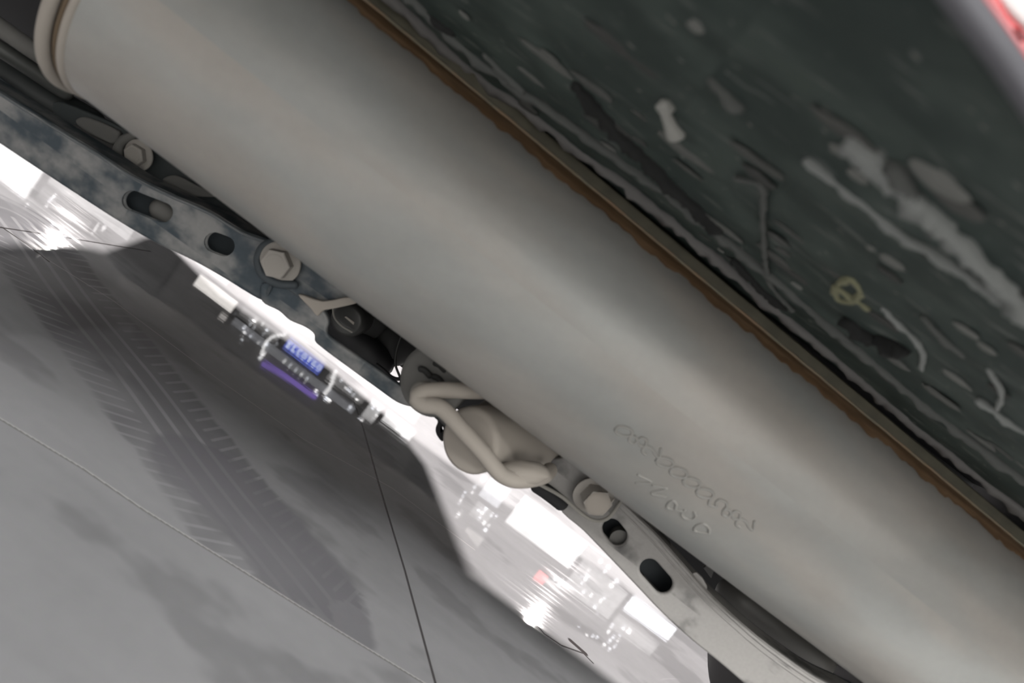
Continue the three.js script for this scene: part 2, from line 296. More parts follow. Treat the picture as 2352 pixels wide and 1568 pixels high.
{
  const dent = (x, th) => 0.0006 * fbm(x * 6, th * 3, 2, 2);
  const lower = add(muffler, 'lower_shell', sheet(0.012, MUF.L, 160, MUF.seam - Math.PI, MUF.seam, 96, dent), M.muffler);
  const upper = add(muffler, 'upper_shell', sheet(0.012, MUF.L, 120, MUF.seam, MUF.seam + Math.PI, 64, (x, th) => -0.0008), M.upperShell);
  upper.userData.label = 'olive brown oily upper shell above the seam';
  // rolled rim and end plate at the left end
  const ring = (x, r, tub, n = 90) => { const c = new THREE.CatmullRomCurve3(Array.from({ length: n }, (_, i) => mufP(x, i / n * 2 * Math.PI, r)), true); return new THREE.TubeGeometry(c, 180, tub, 10, true); };
  add(muffler, 'rolled_rim', ring(0.0035, 0.0006, 0.0042), M.dust).userData.label = 'cream rolled rim';
  add(muffler, 'rim_groove', ring(0.0095, -0.0022, 0.002), std({ color: lin(0.13, 0.095, 0.06), roughness: 0.9 }));
  add(muffler, 'rim_bead', ring(0.0145, -0.0012, 0.003), M.dust);
  { // domed end plates
    const cap = (x, s) => { const l = [], n = 80; const pos = [], idx = []; const c = MUF.o.clone().addScaledVector(AX, x - s * 0.004); pos.push(c.x, c.y, c.z); for (let i = 0; i < n; i++) { const p = mufP(x, i / n * 2 * Math.PI, -0.001); pos.push(p.x, p.y, p.z); } for (let i = 0; i < n; i++) idx.push(0, 1 + i, 1 + (i + 1) % n); const g = new THREE.BufferGeometry(); g.setAttribute('position', new THREE.Float32BufferAttribute(pos, 3)); g.setAttribute('uv', new THREE.Float32BufferAttribute(new Float32Array(pos.length / 3 * 2), 2)); g.setIndex(idx); g.computeVertexNormals(); return g; };
    add(muffler, 'end_plate', cap(0.006, 1), M.muffler); add(muffler, 'end_plate', cap(MUF.L, -1), M.muffler);
  }
  // seam: rusty weld run below, bright lip, then the upper shell
  const rn = rng(5); const e0 = (x) => 0.055 + 0.045 * fbm(x * 26, 1, 3, 3) + 0.03 * fbm(x * 90, 2, 3, 2);
  { const nx = 420, pos = [], uv = [], idx = [], nt = 8;
    for (let j = 0; j <= nt; j++) for (let i = 0; i <= nx; i++) { const x = mix(0.02, MUF.L, i / nx), w = Math.max(0.03, e0(x) + 0.02), k = j / nt, th = MUF.seam - w * (1 - k) * 3.4; const p = mufP(x, th, 0.0003 + 0.0017 * Math.sin(k * Math.PI * 0.5) * (0.8 + 0.5 * fbm(x * 60, k * 2, 4, 2))); pos.push(p.x, p.y, p.z); uv.push(x, k); }
    for (let j = 0; j < nt; j++) for (let i = 0; i < nx; i++) { const a = j * (nx + 1) + i, c = a + nx + 1; idx.push(a, a + 1, c + 1, a, c + 1, c); }
    const g = new THREE.BufferGeometry(); g.setAttribute('position', new THREE.Float32BufferAttribute(pos, 3)); g.setAttribute('uv', new THREE.Float32BufferAttribute(uv, 2)); g.setIndex(idx); g.computeVertexNormals();
    add(muffler, 'rust_run', g, M.rust).userData.label = 'rusty brown weld run'; }
  { const pts = []; for (let i = 0; i <= 260; i++) { const x = mix(0.015, MUF.L, i / 260); pts.push(mufP(x, MUF.seam + 0.012 * fbm(x * 30, 3, 1, 2), 0.0022 + 0.0006 * fbm(x * 50, 1, 2, 2))); }
    add(muffler, 'seam_lip', new THREE.TubeGeometry(new THREE.CatmullRomCurve3(pts), 520, 0.0011, 8), M.seamLip).userData.label = 'thin tan seam lip'; }
  { // flange of the upper shell standing above the seam
    const nx = 200, pos = [], uv = [], idx = [];
    for (let i = 0; i <= nx; i++) { const x = mix(0.015, MUF.L, i / nx), p = mufP(x, MUF.seam + 0.02, 0.001); for (const [up, fr] of [[-0.002, 0.0012], [0.0085, 0.0012], [0.0098, 0], [0.0085, -0.0015], [-0.002, -0.0015]]) { const q = p.clone().addScaledVector(MUF.ey, up + 0.0003 * fbm(x * 40, up * 90, 2, 2)).addScaledVector(MUF.ez, fr); pos.push(q.x, q.y, q.z); uv.push(x, up * 12); } }
    for (let i = 0; i < nx; i++) for (let k = 0; k < 4; k++) { const a = i * 5 + k; idx.push(a, a + 5, a + 6, a, a + 6, a + 1); }
    const g = new THREE.BufferGeometry(); g.setAttribute('position', new THREE.Float32BufferAttribute(pos, 3)); g.setAttribute('uv', new THREE.Float32BufferAttribute(uv, 2)); g.setIndex(idx); g.computeVertexNormals();
    add(muffler, 'seam_flange', g, M.upperShell).userData.label = 'olive brown flange above the seam'; }
  // embossed figures, raised strokes lying on the shell
  const G = { 0: [[[0.5, 1], [0.12, 0.85], [0, 0.5], [0.12, 0.15], [0.5, 0], [0.88, 0.15], [1, 0.5], [0.88, 0.85], [0.5, 1]]], 2: [[[0, 0.75], [0.2, 0.97], [0.6, 1], [0.95, 0.8], [0.8, 0.5], [0.3, 0.25], [0, 0], [1, 0]]], 8: [[[0.5, 0.52], [0.1, 0.7], [0.2, 0.95], [0.5, 1], [0.8, 0.95], [0.9, 0.7], [0.5, 0.52], [0.05, 0.3], [0.15, 0.05], [0.5, 0], [0.85, 0.05], [0.95, 0.3], [0.5, 0.52]]], 5: [[[0.9, 1], [0.15, 1], [0.08, 0.55], [0.5, 0.65], [0.95, 0.45], [0.85, 0.1], [0.45, 0], [0, 0.1]]],
    D: [[[0, 0], [0, 1], [0.6, 0.95], [1, 0.5], [0.6, 0.05], [0, 0]]], C: [[[0.95, 0.85], [0.5, 1], [0.1, 0.8], [0, 0.5], [0.1, 0.2], [0.5, 0], [0.95, 0.15]]], P: [[[0, 0], [0, 1], [0.7, 0.98], [0.95, 0.75], [0.7, 0.5], [0, 0.48]]], N: [[[0, 0], [0.05, 1], [0.95, 0], [1, 1]]], V: [[[0, 1], [0.5, 0], [1, 1]]] };
  const ray = new THREE.Raycaster(); lower.updateWorldMatrix(true, true);
  const glyph = (ch, u, v, ax, up, name) => {
    const geos = G[ch].map((line) => { const c = new THREE.CatmullRomCurve3(line.map((p) => new THREE.Vector3(p[0], p[1], 0)), false, 'centripetal'); const pts = [];
      for (const q of c.getPoints(line.length * 4)) { const uu = u + (q.x - 0.5) * ax[0] + (q.y - 0.5) * up[0], vv = v + (q.x - 0.5) * ax[1] + (q.y - 0.5) * up[1]; ray.set(C, dirPx(uu, vv).normalize()); const h = ray.intersectObject(lower)[0]; if (h) pts.push(h.point.clone().addScaledVector(h.face.normal, 0)); }
      return pts.length > 3 ? tube(pts, 0.001, { seg: pts.length * 2, rad: 8 }) : null; }).filter(Boolean);
    if (geos.length) add(muffler, name, merge(geos), M.muffler);
  };
  const ax = [4, -20], up = [-39, -9];
  [['0', 1433, 990], ['8', 1465, 1012], ['2', 1496, 1036], ['0', 1527, 1061], ['0', 1558, 1085], ['0', 1588, 1108], ['0', 1619, 1132], ['5', 1650, 1156], ['8', 1680, 1180], ['2', 1711, 1203]].forEach(([c, u, v]) => glyph(c, u, v, ax, up, 'embossed_digit'));
  [['V', 1480, 1103], ['N', 1514, 1127], ['P', 1552, 1160], ['C', 1582, 1182], ['D', 1614, 1212]].forEach(([c, u, v]) => glyph(c, u, v, [4, -19], [-32, -7], 'embossed_letter'));
}

// ---------------------------------------------------------------- left subframe beam
function bolt(parent, u, v, d, n, rf, rh, hh, mat, flangeMat = mat, spin = 0.2) {
  const pos = P(u, v, d);
  const b = add(parent, 'bolt', orient(merge([lathe([[0, 0], [rf, 0], [rf, 0.0016], [rf * 0.97, 0.0026], [rh * 1.02, 0.0036], [0, 0.0036]])]), pos, n), flangeMat);
  const hexP = []; for (let i = 0; i < 6; i++) hexP.push(new THREE.Vector2(rh * Math.cos(i * Math.PI / 3 + spin), rh * Math.sin(i * Math.PI / 3 + spin)));
  const hex = new THREE.ExtrudeGeometry(new THREE.Shape(hexP), { depth: hh, bevelEnabled: true, bevelThickness: 0.0012, bevelSize: 0.0012, bevelOffset: -0.0012, bevelSegments: 3 }).translate(0, 0, 0.0036);
  add(b, 'hex_head', orient(hex, pos, n), mat);
  add(b, 'head_dimple', orient(lathe([[rh * 0.7, hh + 0.0046], [rh * 0.62, hh + 0.0052], [rh * 0.55, hh + 0.0049], [0, hh + 0.0049]]), pos, n), mat);
  return b;
}
const nBeam = new THREE.Vector3(0.05, -0.12, 1).normalize();
const beamL = thing('subframe_beam', 'bluish grey dusty steel subframe beam with two slots and a large flange bolt', 'car part', P(300, 470, 0.62));
{
  const pl = plane(300, 470, 0.6, nBeam);
  const top = [[-140, 120], [-20, 196], [130, 290], [230, 352], [300, 398], [400, 447], [480, 482], [560, 530], [640, 560], [700, 605], [760, 655]];
  const bot = [[735, 722], [700, 714], [650, 700], [600, 690], [560, 668], [520, 643], [440, 598], [360, 560], [280, 514], [140, 424], [-20, 318], [-140, 240]];
  const s1 = slotPts(pl, [303, 460], [374, 488], 30), s2 = slotPts(pl, [492, 556], [516, 565], 30);
  add(beamL, 'front_plate', plate(pl, [...top, ...bot], 0.006, { holes: [s1, s2], bevel: 0.0024, seg: 4 }), M.beamL);
  // back wall and lips make it a box
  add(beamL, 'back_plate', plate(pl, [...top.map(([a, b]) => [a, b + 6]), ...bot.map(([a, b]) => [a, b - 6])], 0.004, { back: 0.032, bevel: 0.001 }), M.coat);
  const lip = (l, dz) => { const pts = l.map(([u, v]) => pl.at(u, v)); const sh = new THREE.Shape(); return pts; };
  const strip = (l, back0, back1, thick, off) => { // a lip running along a pixel line, going back into the beam
    const c = new THREE.CatmullRomCurve3(l.map(([u, v]) => { const q = pl.at(u, v); return new THREE.Vector3(q.x, q.y + off, 0); })); const p = c.getPoints(60), sh = new THREE.Shape([...p.map((q) => new THREE.Vector2(q.x, q.y)), ...p.slice().reverse().map((q) => new THREE.Vector2(q.x, q.y - thick))]);
    return boxUV(new THREE.ExtrudeGeometry(sh, { depth: back1 - back0, bevelEnabled: false }).translate(0, 0, -back1)).applyMatrix4(pl.m); };
  add(beamL, 'top_lip', strip(top, 0.004, 0.032, 0.003, -0.001), M.beamL);
  add(beamL, 'bottom_lip', strip(bot.slice().reverse(), 0.004, 0.032, 0.003, 0.004), M.beamL);
  add(beamL, 'top_bead', tube(top.map(([u, v]) => { const q = pl.at(u, v + 7); return pl.o.clone().addScaledVector(pl.ex, q.x).addScaledVector(pl.ey, q.y).addScaledVector(pl.ez, -0.0004); }), 0.0016, { seg: 120, rad: 8 }), M.beamL);
  // sleeve seen inside the longer slot
  const sc = P(395, 500, 0.622); add(beamL, 'inner_sleeve', orient(new THREE.CapsuleGeometry(0.0095, 0.022, 8, 20).rotateZ(Math.PI / 2), sc, nBeam), M.grime);
  // pad under the bolt with its down-turned tip
  const pl2 = plane(660, 620, 0.594, nBeam);
  add(beamL, 'bolt_pad', plate(pl2, [[588, 596], [600, 560], [640, 540], [720, 580], [800, 640], [830, 680], [780, 692], [742, 697], [733, 706], [728, 720], [718, 716], [700, 696], [660, 668], [620, 645], [595, 622]], 0.008, { bevel: 0.003, seg: 4 }), M.beamL);
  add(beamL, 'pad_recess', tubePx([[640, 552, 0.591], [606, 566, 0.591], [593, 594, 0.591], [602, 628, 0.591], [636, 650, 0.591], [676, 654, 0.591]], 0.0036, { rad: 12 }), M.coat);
  add(beamL, 'flared_tip', plate(plane(750, 700, 0.586, nBeam), [[684, 676], [740, 692], [805, 682], [826, 692], [770, 708], [740, 714], [728, 726], [714, 710]], 0.006, { bevel: 0.0012, curve: 3 }), M.dust);
  bolt(beamL, 645, 603, 0.59, nBeam.clone().add(new THREE.Vector3(0.0, -0.02, 0)), 0.0172, 0.0124, 0.0075, M.bolt, M.bolt, 0.45);
  // small slot and stamped marks
  add(beamL, 'clip_slot', plate(plane(617, 668, 0.5985, nBeam), [[612, 672], [617, 658], [624, 656], [620, 670], [614, 680]], 0.001, { bevel: 0.0003, curve: 2 }), M.coat);
  // lower flange that carries on to the right
  const pl3 = plane(840, 830, 0.606, nBeam);
  add(beamL, 'lower_flange', plate(pl3, [[600, 650], [660, 660], [700, 690], [732, 700], [752, 728], [754, 742], [750, 756], [753, 768], [772, 784], [863, 845], [920, 884], [960, 900], [1000, 908], [990, 924], [968, 934], [945, 935], [930, 932], [910, 924], [863, 891], [790, 838], [738, 799], [722, 784], [720, 768], [700, 752], [664, 736], [640, 715], [600, 692]], 0.006, { bevel: 0.0022, curve: 4, holes: [slotPts(pl3, [735, 733], [735.5, 733.5], 5)] }), M.beamL);
}
// bracket behind the beam with the smaller bolt
const brk = thing('bolted_bracket', 'dark bracket with a smaller dusty bolt and raised grey pad behind the subframe beam', 'car part', P(330, 400, 0.67));
{
  const pl = plane(330, 380, 0.66, nBeam);
  add(brk, 'bracket_plate', plate(pl, [[120, 235], [230, 270], [330, 320], [450, 420], [560, 500], [640, 580], [500, 520], [380, 470], [250, 400], [150, 320]], 0.008, { bevel: 0.002 }), std({ color: lin(0.035, 0.042, 0.042), roughness: 0.6 }));
  add(brk, 'raised_pad', plate(plane(225, 298, 0.651, nBeam), [[172, 276], [185, 268], [208, 272], [270, 300], [274, 306], [268, 324], [256, 330], [240, 324], [176, 287]], 0.006, { bevel: 0.002 }), M.grime);
  add(brk, 'pad_shelf', plate(plane(220, 312, 0.656, nBeam), [[164, 288], [176, 286], [240, 324], [262, 332], [258, 345], [200, 318], [166, 294]], 0.004, { bevel: 0.001 }), std({ color: lin(0.06, 0.058, 0.055), roughness: 0.8 }));
  add(brk, 'collar', tubePx([[272, 362, 0.648], [272, 340, 0.646], [284, 322, 0.645], [305, 313, 0.645]], 0.0042), M.grime);
  add(brk, 'ledge', plate(plane(430, 435, 0.645, nBeam), [[372, 412], [400, 402], [450, 425], [500, 450], [470, 452], [430, 448], [395, 432]], 0.004, { bevel: 0.0015 }), M.grime);
  bolt(brk, 321, 356, 0.648, nBeam.clone().add(new THREE.Vector3(0, -0.1, 0)), 0.0136, 0.0098, 0.005, M.bolt, M.bolt, 0.1);
}

// ---------------------------------------------------------------- right arm with bolt
const nArm = new THREE.Vector3(-0.08, -0.05, 1).normalize();
const arm = thing('control_arm', 'pale grey dusty steel control arm with two slots curving away below the muffler', 'car part', P(1500, 1330, 0.62));
{
  const pl = plane(1500, 1330, 0.6, nArm);
  const lower = [[1285, 1165], [1340, 1220], [1400, 1282], [1460, 1345], [1520, 1408], [1590, 1472], [1650, 1520], [1720, 1580], [1800, 1650]];
  const upper = [[2050, 1650], [1960, 1600], [1880, 1562], [1800, 1508], [1740, 1462], [1690, 1418], [1630, 1362], [1570, 1295], [1510, 1228], [1450, 1168], [1420, 1140], [1340, 1120]];
  add(arm, 'front_plate', plate(pl, [...lower, ...upper], 0.006, { holes: [slotPts(pl, [1405, 1214], [1419, 1232], 22), slotPts(pl, [1492, 1307], [1522, 1341], 23)], bevel: 0.0024, seg: 4 }), M.beamR);
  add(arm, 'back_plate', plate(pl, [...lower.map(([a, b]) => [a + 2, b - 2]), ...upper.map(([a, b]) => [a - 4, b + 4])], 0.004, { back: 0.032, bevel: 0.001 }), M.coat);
  const lipOf = (l, t, off) => { const c = new THREE.CatmullRomCurve3(l.map(([u, v]) => { const q = pl.at(u, v); return new THREE.Vector3(q.x, q.y + off, 0); })), p = c.getPoints(60), sh = new THREE.Shape([...p.map((q) => new THREE.Vector2(q.x, q.y)), ...p.slice().reverse().map((q) => new THREE.Vector2(q.x, q.y - t))]); return boxUV(new THREE.ExtrudeGeometry(sh, { depth: 0.03, bevelEnabled: false }).translate(0, 0, -0.034)).applyMatrix4(pl.m); };
  add(arm, 'bottom_lip', lipOf(lower, 0.003, 0.004), M.beamR); add(arm, 'top_lip', lipOf(upper, 0.003, -0.002), M.beamR);
  const edge = (l, r, off) => tube(l.map(([u, v]) => { const q = pl.at(u + off[0], v + off[1]); return pl.o.clone().addScaledVector(pl.ex, q.x).addScaledVector(pl.ey, q.y).addScaledVector(pl.ez, -0.0006); }), r, { seg: 120, rad: 8 });
  const up2 = upper.slice(0, 11).reverse();
  add(arm, 'edge_bead', edge(up2, 0.0017, [-4, 5]), M.beamR);
  add(arm, 'edge_bead', edge(up2, 0.0012, [-13, 14]), M.beamR);
  add(arm, 'sleeve', orient(new THREE.CylinderGeometry(0.009, 0.009, 0.012, 24).rotateX(Math.PI / 2), P(1424, 1236, 0.616), nArm), M.grime);
  add(arm, 'tab', plate(plane(1610, 1340, 0.597, nArm), [[1590, 1318], [1600, 1314], [1624, 1345], [1622, 1356], [1612, 1350]], 0.003, { bevel: 0.0008, curve: 2 }), M.beamR);
}
const cup = thing('bolt_bracket', 'cup shaped steel bracket with a hex bolt at the control arm end', 'car part', P(1350, 1150, 0.6));
{
  const pl = plane(1340, 1130, 0.596, nArm);
  add(cup, 'cup_plate', plate(pl, [[1225, 1080], [1250, 1060], [1300, 1050], [1350, 1060], [1400, 1100], [1428, 1128], [1424, 1150], [1410, 1180], [1392, 1194], [1372, 1197], [1350, 1190], [1320, 1166], [1270, 1124], [1235, 1108]], 0.005, { bevel: 0.002 }), M.beamR);
  add(cup, 'cup_rim', tubePx([[1240, 1112, 0.588], [1290, 1140, 0.588], [1330, 1174, 0.587], [1352, 1190, 0.587], [1374, 1196, 0.587], [1395, 1190, 0.587], [1408, 1177, 0.587], [1433, 1140, 0.588]], 0.0016), M.paleGrime);
  add(cup, 'washer', orient(lathe([[0, 0], [0.0165, 0], [0.0165, 0.003], [0, 0.003]]), P(1362, 1134, 0.59), new THREE.Vector3(0.25, -0.25, 1)), M.bolt);
  const n = new THREE.Vector3(0.28, -0.12, 1).normalize();
  const b = add(cup, 'bolt', orient(new THREE.CylinderGeometry(0.0118, 0.0122, 0.013, 6, 1).rotateX(Math.PI / 2).translate(0, 0, 0.0065), P(1366, 1137, 0.588), n), M.bolt);
  add(b, 'head_face', orient(lathe([[0, 0.012], [0.0106, 0.012], [0.0103, 0.0132], [0.0075, 0.0143], [0, 0.0145]]), P(1366, 1137, 0.588), n), M.dust);
  add(cup, 'clip', tubePx([[1389, 1176, 0.585], [1398, 1162, 0.585], [1409, 1146, 0.585]], 0.0009), M.dust);
  add(cup, 'rubber_bush', tubePx([[1236, 1116, 0.6], [1262, 1134, 0.6], [1288, 1154, 0.6]], 0.0065), M.rubber);
  add(cup, 'bush_lug', plate(plane(1256, 1138, 0.602, nArm), [[1244, 1130], [1254, 1128], [1266, 1140], [1258, 1150], [1246, 1142]], 0.006, { bevel: 0.001, curve: 0 }), M.rubber);
}

// ---------------------------------------------------------------- tail pipe section with hanger rod
const pipe = thing('exhaust_resonator', 'beige dusty exhaust resonator can with a bent hanger rod welded on', 'car part', P(1180, 1030, 0.6));
{
  // can: axis runs away from the camera and to the right, up under the muffler
  const a = P(1075, 1012, 0.55), b = P(1335, 965, 0.72), dir = b.clone().sub(a).normalize(), L = a.distanceTo(b);
  const can = lathe([[0, 0], [0.021, 0], [0.0245, 0.002], [0.026, 0.006], [0.0262, 0.03], [0.036, 0.062], [0.0385, 0.075], [0.0385, L], [0, L]], 64);
  add(pipe, 'can', boxUV(orient(can, a, dir)), M.dust);
  add(pipe, 'hanger_rod', tubePx([[1330, 915, 0.66], [1200, 902, 0.60], [1090, 898, 0.553], [1010, 896, 0.54], [968, 902, 0.536], [957, 915, 0.535], [972, 928, 0.534], [1010, 935, 0.534], [1060, 985, 0.535], [1110, 1040, 0.537], [1150, 1088, 0.538], [1175, 1100, 0.538], [1210, 1102, 0.545], [1250, 1092, 0.56], [1262, 1080, 0.57]], 0.0062, { seg: 160, rad: 14 }), M.dust);
  add(pipe, 'weld_foot', (() => { const g = new THREE.SphereGeometry(1, 28, 18); const p = g.attributes.position; for (let i = 0; i < p.count; i++) { const k = 1 + 0.14 * fbm(p.getX(i) * 2, p.getY(i) * 2, p.getZ(i) * 2, 3); p.setXYZ(i, p.getX(i) * k * 0.0215, p.getY(i) * k * 0.0095, p.getZ(i) * k * 0.013); } g.computeVertexNormals(); return orient(g.rotateZ(0.0), P(1196, 1086, 0.548), FWD.clone().negate(), UPV.clone()); })(), M.dust);
}
const hang = thing('rubber_hanger', 'round dusty grey rubber hanger disc with dark slots beside the bent rod', 'car part', P(975, 880, 0.56));
{
  const n = new THREE.Vector3(-0.35, -0.1, 1).normalize();
  add(hang, 'disc', boxUV(orient(lathe([[0, -0.01], [0.026, -0.01], [0.0285, -0.006], [0.029, 0], [0.0275, 0.004], [0.022, 0.006], [0, 0.006]], 48), P(996, 872, 0.57), n)), M.grime);
  add(hang, 'hub', orient(lathe([[0, 0.004], [0.010, 0.004], [0.010, 0.012], [0.008, 0.014], [0, 0.014]], 32), P(985, 905, 0.562), n), M.paleGrime);
  for (const [x, y, z, w] of [[975, 850, 0.012, 0.0032], [1005, 868, 0.012, 0.003], [1008, 838, 0.008, 0.0026]]) add(hang, 'slot', tubePx([[x - 8, y - 3, 0.5605], [x, y, 0.5605], [x + 12, y + 12, 0.5605]], w * 0.8), M.dark);
}
const mount = thing('rubber_mount', 'black rubber mount peeking out under the hanger rod', 'car part', P(1015, 985, 0.58));
add(mount, 'mount_body', plate(plane(1015, 975, 0.578), [[985, 935], [1000, 945], [1030, 980], [1024, 1000], [1015, 1015], [1002, 1000], [999, 985], [1004, 968]], 0.02, { bevel: 0.004 }), M.rubber);
add(mount, 'mount_edge', tubePx([[992, 940, 0.57], [1012, 962, 0.57], [1032, 983, 0.57]], 0.0018), M.darkMetal);

// ---------------------------------------------------------------- dark parts in the gap
const shock = thing('shock_absorber', 'dark shock absorber with a pale edged seat in the gap beneath the muffler', 'car part', P(820, 750, 0.68));
{
  const a = P(795, 735, 0.66), b = P(900, 700, 0.8), d = b.clone().sub(a).normalize();
  add(shock, 'seat', orient(lathe([[0, 0], [0.012, 0], [0.0155, 0.003], [0.0165, 0.01], [0.0165, 0.03], [0.013, 0.034], [0, 0.034]]), a, d), M.darkMetal);
  add(shock, 'tube', orient(lathe([[0, 0.02], [0.026, 0.034], [0.027, 0.07], [0, 0.1]]), a, d), M.dark);
  add(shock, 'tag', plate(plane(800, 732, 0.652), [[791, 728], [795, 726], [814, 740], [812, 746]], 0.001, { bevel: 0.0002, curve: 0 }), M.dust);
  add(shock, 'rim_edge', tubePx([[764, 702, 0.655], [768, 728, 0.655], [785, 748, 0.655], [808, 762, 0.656]], 0.0009), M.paleGrime);
}
const hose = thing('black_hose', 'thick black hose running behind the lower flange', 'hose', P(850, 820, 0.7));
add(hose, 'hose_run', tubePx([[720, 690, 0.70], [775, 740, 0.70], [815, 780, 0.70], [850, 812, 0.70], [872, 832, 0.71]], 0.015), M.black);
const can2 = thing('spring_cup', 'dark conical spring cup next to the black hose', 'car part', P(890, 790, 0.73));
add(can2, 'cone', orient(lathe([[0, -0.02], [0.026, -0.02], [0.027, 0.01], [0.022, 0.035], [0, 0.035]]), P(915, 775, 0.74), new THREE.Vector3(-0.3, -0.5, 1)), M.dark);
add(can2, 'cup_lip', tubePx([[925, 762, 0.70], [912, 800, 0.70], [908, 835, 0.70], [918, 864, 0.70]], 0.0012), M.darkMetal);
const cable = thing('brake_cable', 'thin black cable loop hanging by the rubber hanger disc', 'cable', P(910, 860, 0.66));
add(cable, 'cable_loop', tubePx([[866, 838, 0.66], [884, 852, 0.66], [900, 866, 0.66], [916, 870, 0.66], [926, 862, 0.66], [922, 880, 0.66], [935, 895, 0.66]], 0.0018), M.black);

// pipes at the upper left
const rod = thing('brake_pipe', 'pale grey pipe passing behind the muffler rim', 'pipe', P(60, 110, 0.6));
add(rod, 'pipe_run', tubePx([[-120, -30, 0.58], [0, 62, 0.6], [90, 125, 0.62], [190, 190, 0.66]], 0.0075), M.grime);
const rod2 = thing('frame_tube', 'dark grey tube between the pale pipe and the subframe beam', 'pipe', P(60, 160, 0.62));
add(rod2, 'tube_run', tubePx([[-120, 40, 0.60], [0, 112, 0.62], [80, 165, 0.64], [150, 212, 0.66]], 0.007), std({ color: lin(0.06, 0.063, 0.058), roughness: 0.5 }));
const rod3 = thing('dark_side_rail', 'near black rail above the left end of the subframe beam', 'car part', P(60, 200, 0.64));
add(rod3, 'rail_run', tubePx([[-140, 80, 0.66], [0, 165, 0.66], [90, 225, 0.67], [200, 290, 0.69]], 0.018), std({ color: lin(0.022, 0.026, 0.025), roughness: 0.55 }));
// things in the dark gap at the right
const boot = thing('rubber_boot', 'rounded dark boot with a dull sheen between the control arm and the muffler', 'car part', P(1800, 1450, 0.7));
add(boot, 'boot_body', (() => { const g = new THREE.CapsuleGeometry(0.022, 0.09, 12, 28).rotateZ(Math.PI / 2); return orient(g, P(1780, 1440, 0.7), new THREE.Vector3(0, 0, 1), new THREE.Vector3(0.02, 1, 0)); })(), std({ color: lin(0.09, 0.086, 0.078), roughness: 0.5 }));
const clip = thing('metal_clip', 'small grey metal clip in the dark gap above the control arm', 'clip', P(1628, 1310, 0.66));
add(clip, 'clip_body', plate(plane(1628, 1310, 0.66), [[1616, 1304], [1626, 1294], [1640, 1312], [1634, 1328]], 0.004, { bevel: 0.0008, curve: 0 }), std({ color: lin(0.10, 0.098, 0.095), roughness: 0.6 }));

// ---------------------------------------------------------------- underbody, far bumper, wheel
single('underbody_pan', 'flat black underbody pan above the exhaust parts', 'car part', merge([box(-0.88, 0.49, CAM_H + 0.105, CAM_H + 0.125, -2.0, -0.58), box(0.49, 0.88, CAM_H + 0.105, CAM_H + 0.125, -2.0, -1.3), box(-0.68, 0.49, CAM_H - 0.168, CAM_H + 0.105, -0.83, -0.80)]), M.black);
single('wheel_arch_liner', 'black wheel arch liner hanging beyond the left end of the muffler', 'car part', plate(plane(-40, 20, 0.78), [[-400, -420], [300, 40], [200, 200], [-20, 62], [-200, -40], [-400, -160]], 0.01, { bevel: 0.002, curve: 0 }), M.black);
{ // car body over everything, out of view: keeps the ceiling light off the exhaust
  const sh = new THREE.Shape([[0.2, 0.6], [0.16, 0.75], [0.2, 1.0], [0.45, 1.45], [1.0, 1.6], [1.9, 1.55], [2.3, 1.1], [2.42, 0.85], [2.42, 0.72], [2.3, 0.64], [1.9, 0.62], [0.6, 0.62]].map((p) => new THREE.Vector2(p[0], p[1])));
  const car = thing('parked_car', 'car body and black tyre over the exhaust', 'car', new THREE.Vector3(0.6, 0, -0.98));
  add(car, 'body_shell', new THREE.ExtrudeGeometry(sh, { depth: 1.7, bevelEnabled: true, bevelThickness: 0.04, bevelSize: 0.04, bevelSegments: 3 }).rotateY(Math.PI / 2).translate(-0.85, 0.06, 0), std({ color: lin(0.2, 0.2, 0.21), roughness: 0.35 }));
  const R = 0.30, prof = [[0.17, -0.08], [0.2, -0.095], [0.25, -0.102], [0.285, -0.094], [0.297, -0.08], [0.3, -0.06], [0.3, 0.06], [0.297, 0.08], [0.285, 0.094], [0.25, 0.102], [0.2, 0.095], [0.17, 0.08]];
  add(car, 'tyre', new THREE.LatheGeometry(prof.map((p) => new THREE.Vector2(p[0], p[1])), 72).rotateZ(Math.PI / 2).translate(0.63, R, -1.02), M.rubber).userData.label = 'black tyre';
  add(car, 'wheel_disc', new THREE.LatheGeometry([[0, -0.05], [0.06, -0.055], [0.15, -0.03], [0.172, -0.07], [0.172, 0.07], [0.15, 0.03], [0, 0.05]].map((p) => new THREE.Vector2(p[0], p[1])), 48).rotateZ(Math.PI / 2).translate(0.63, R, -1.02), M.darkMetal);
}
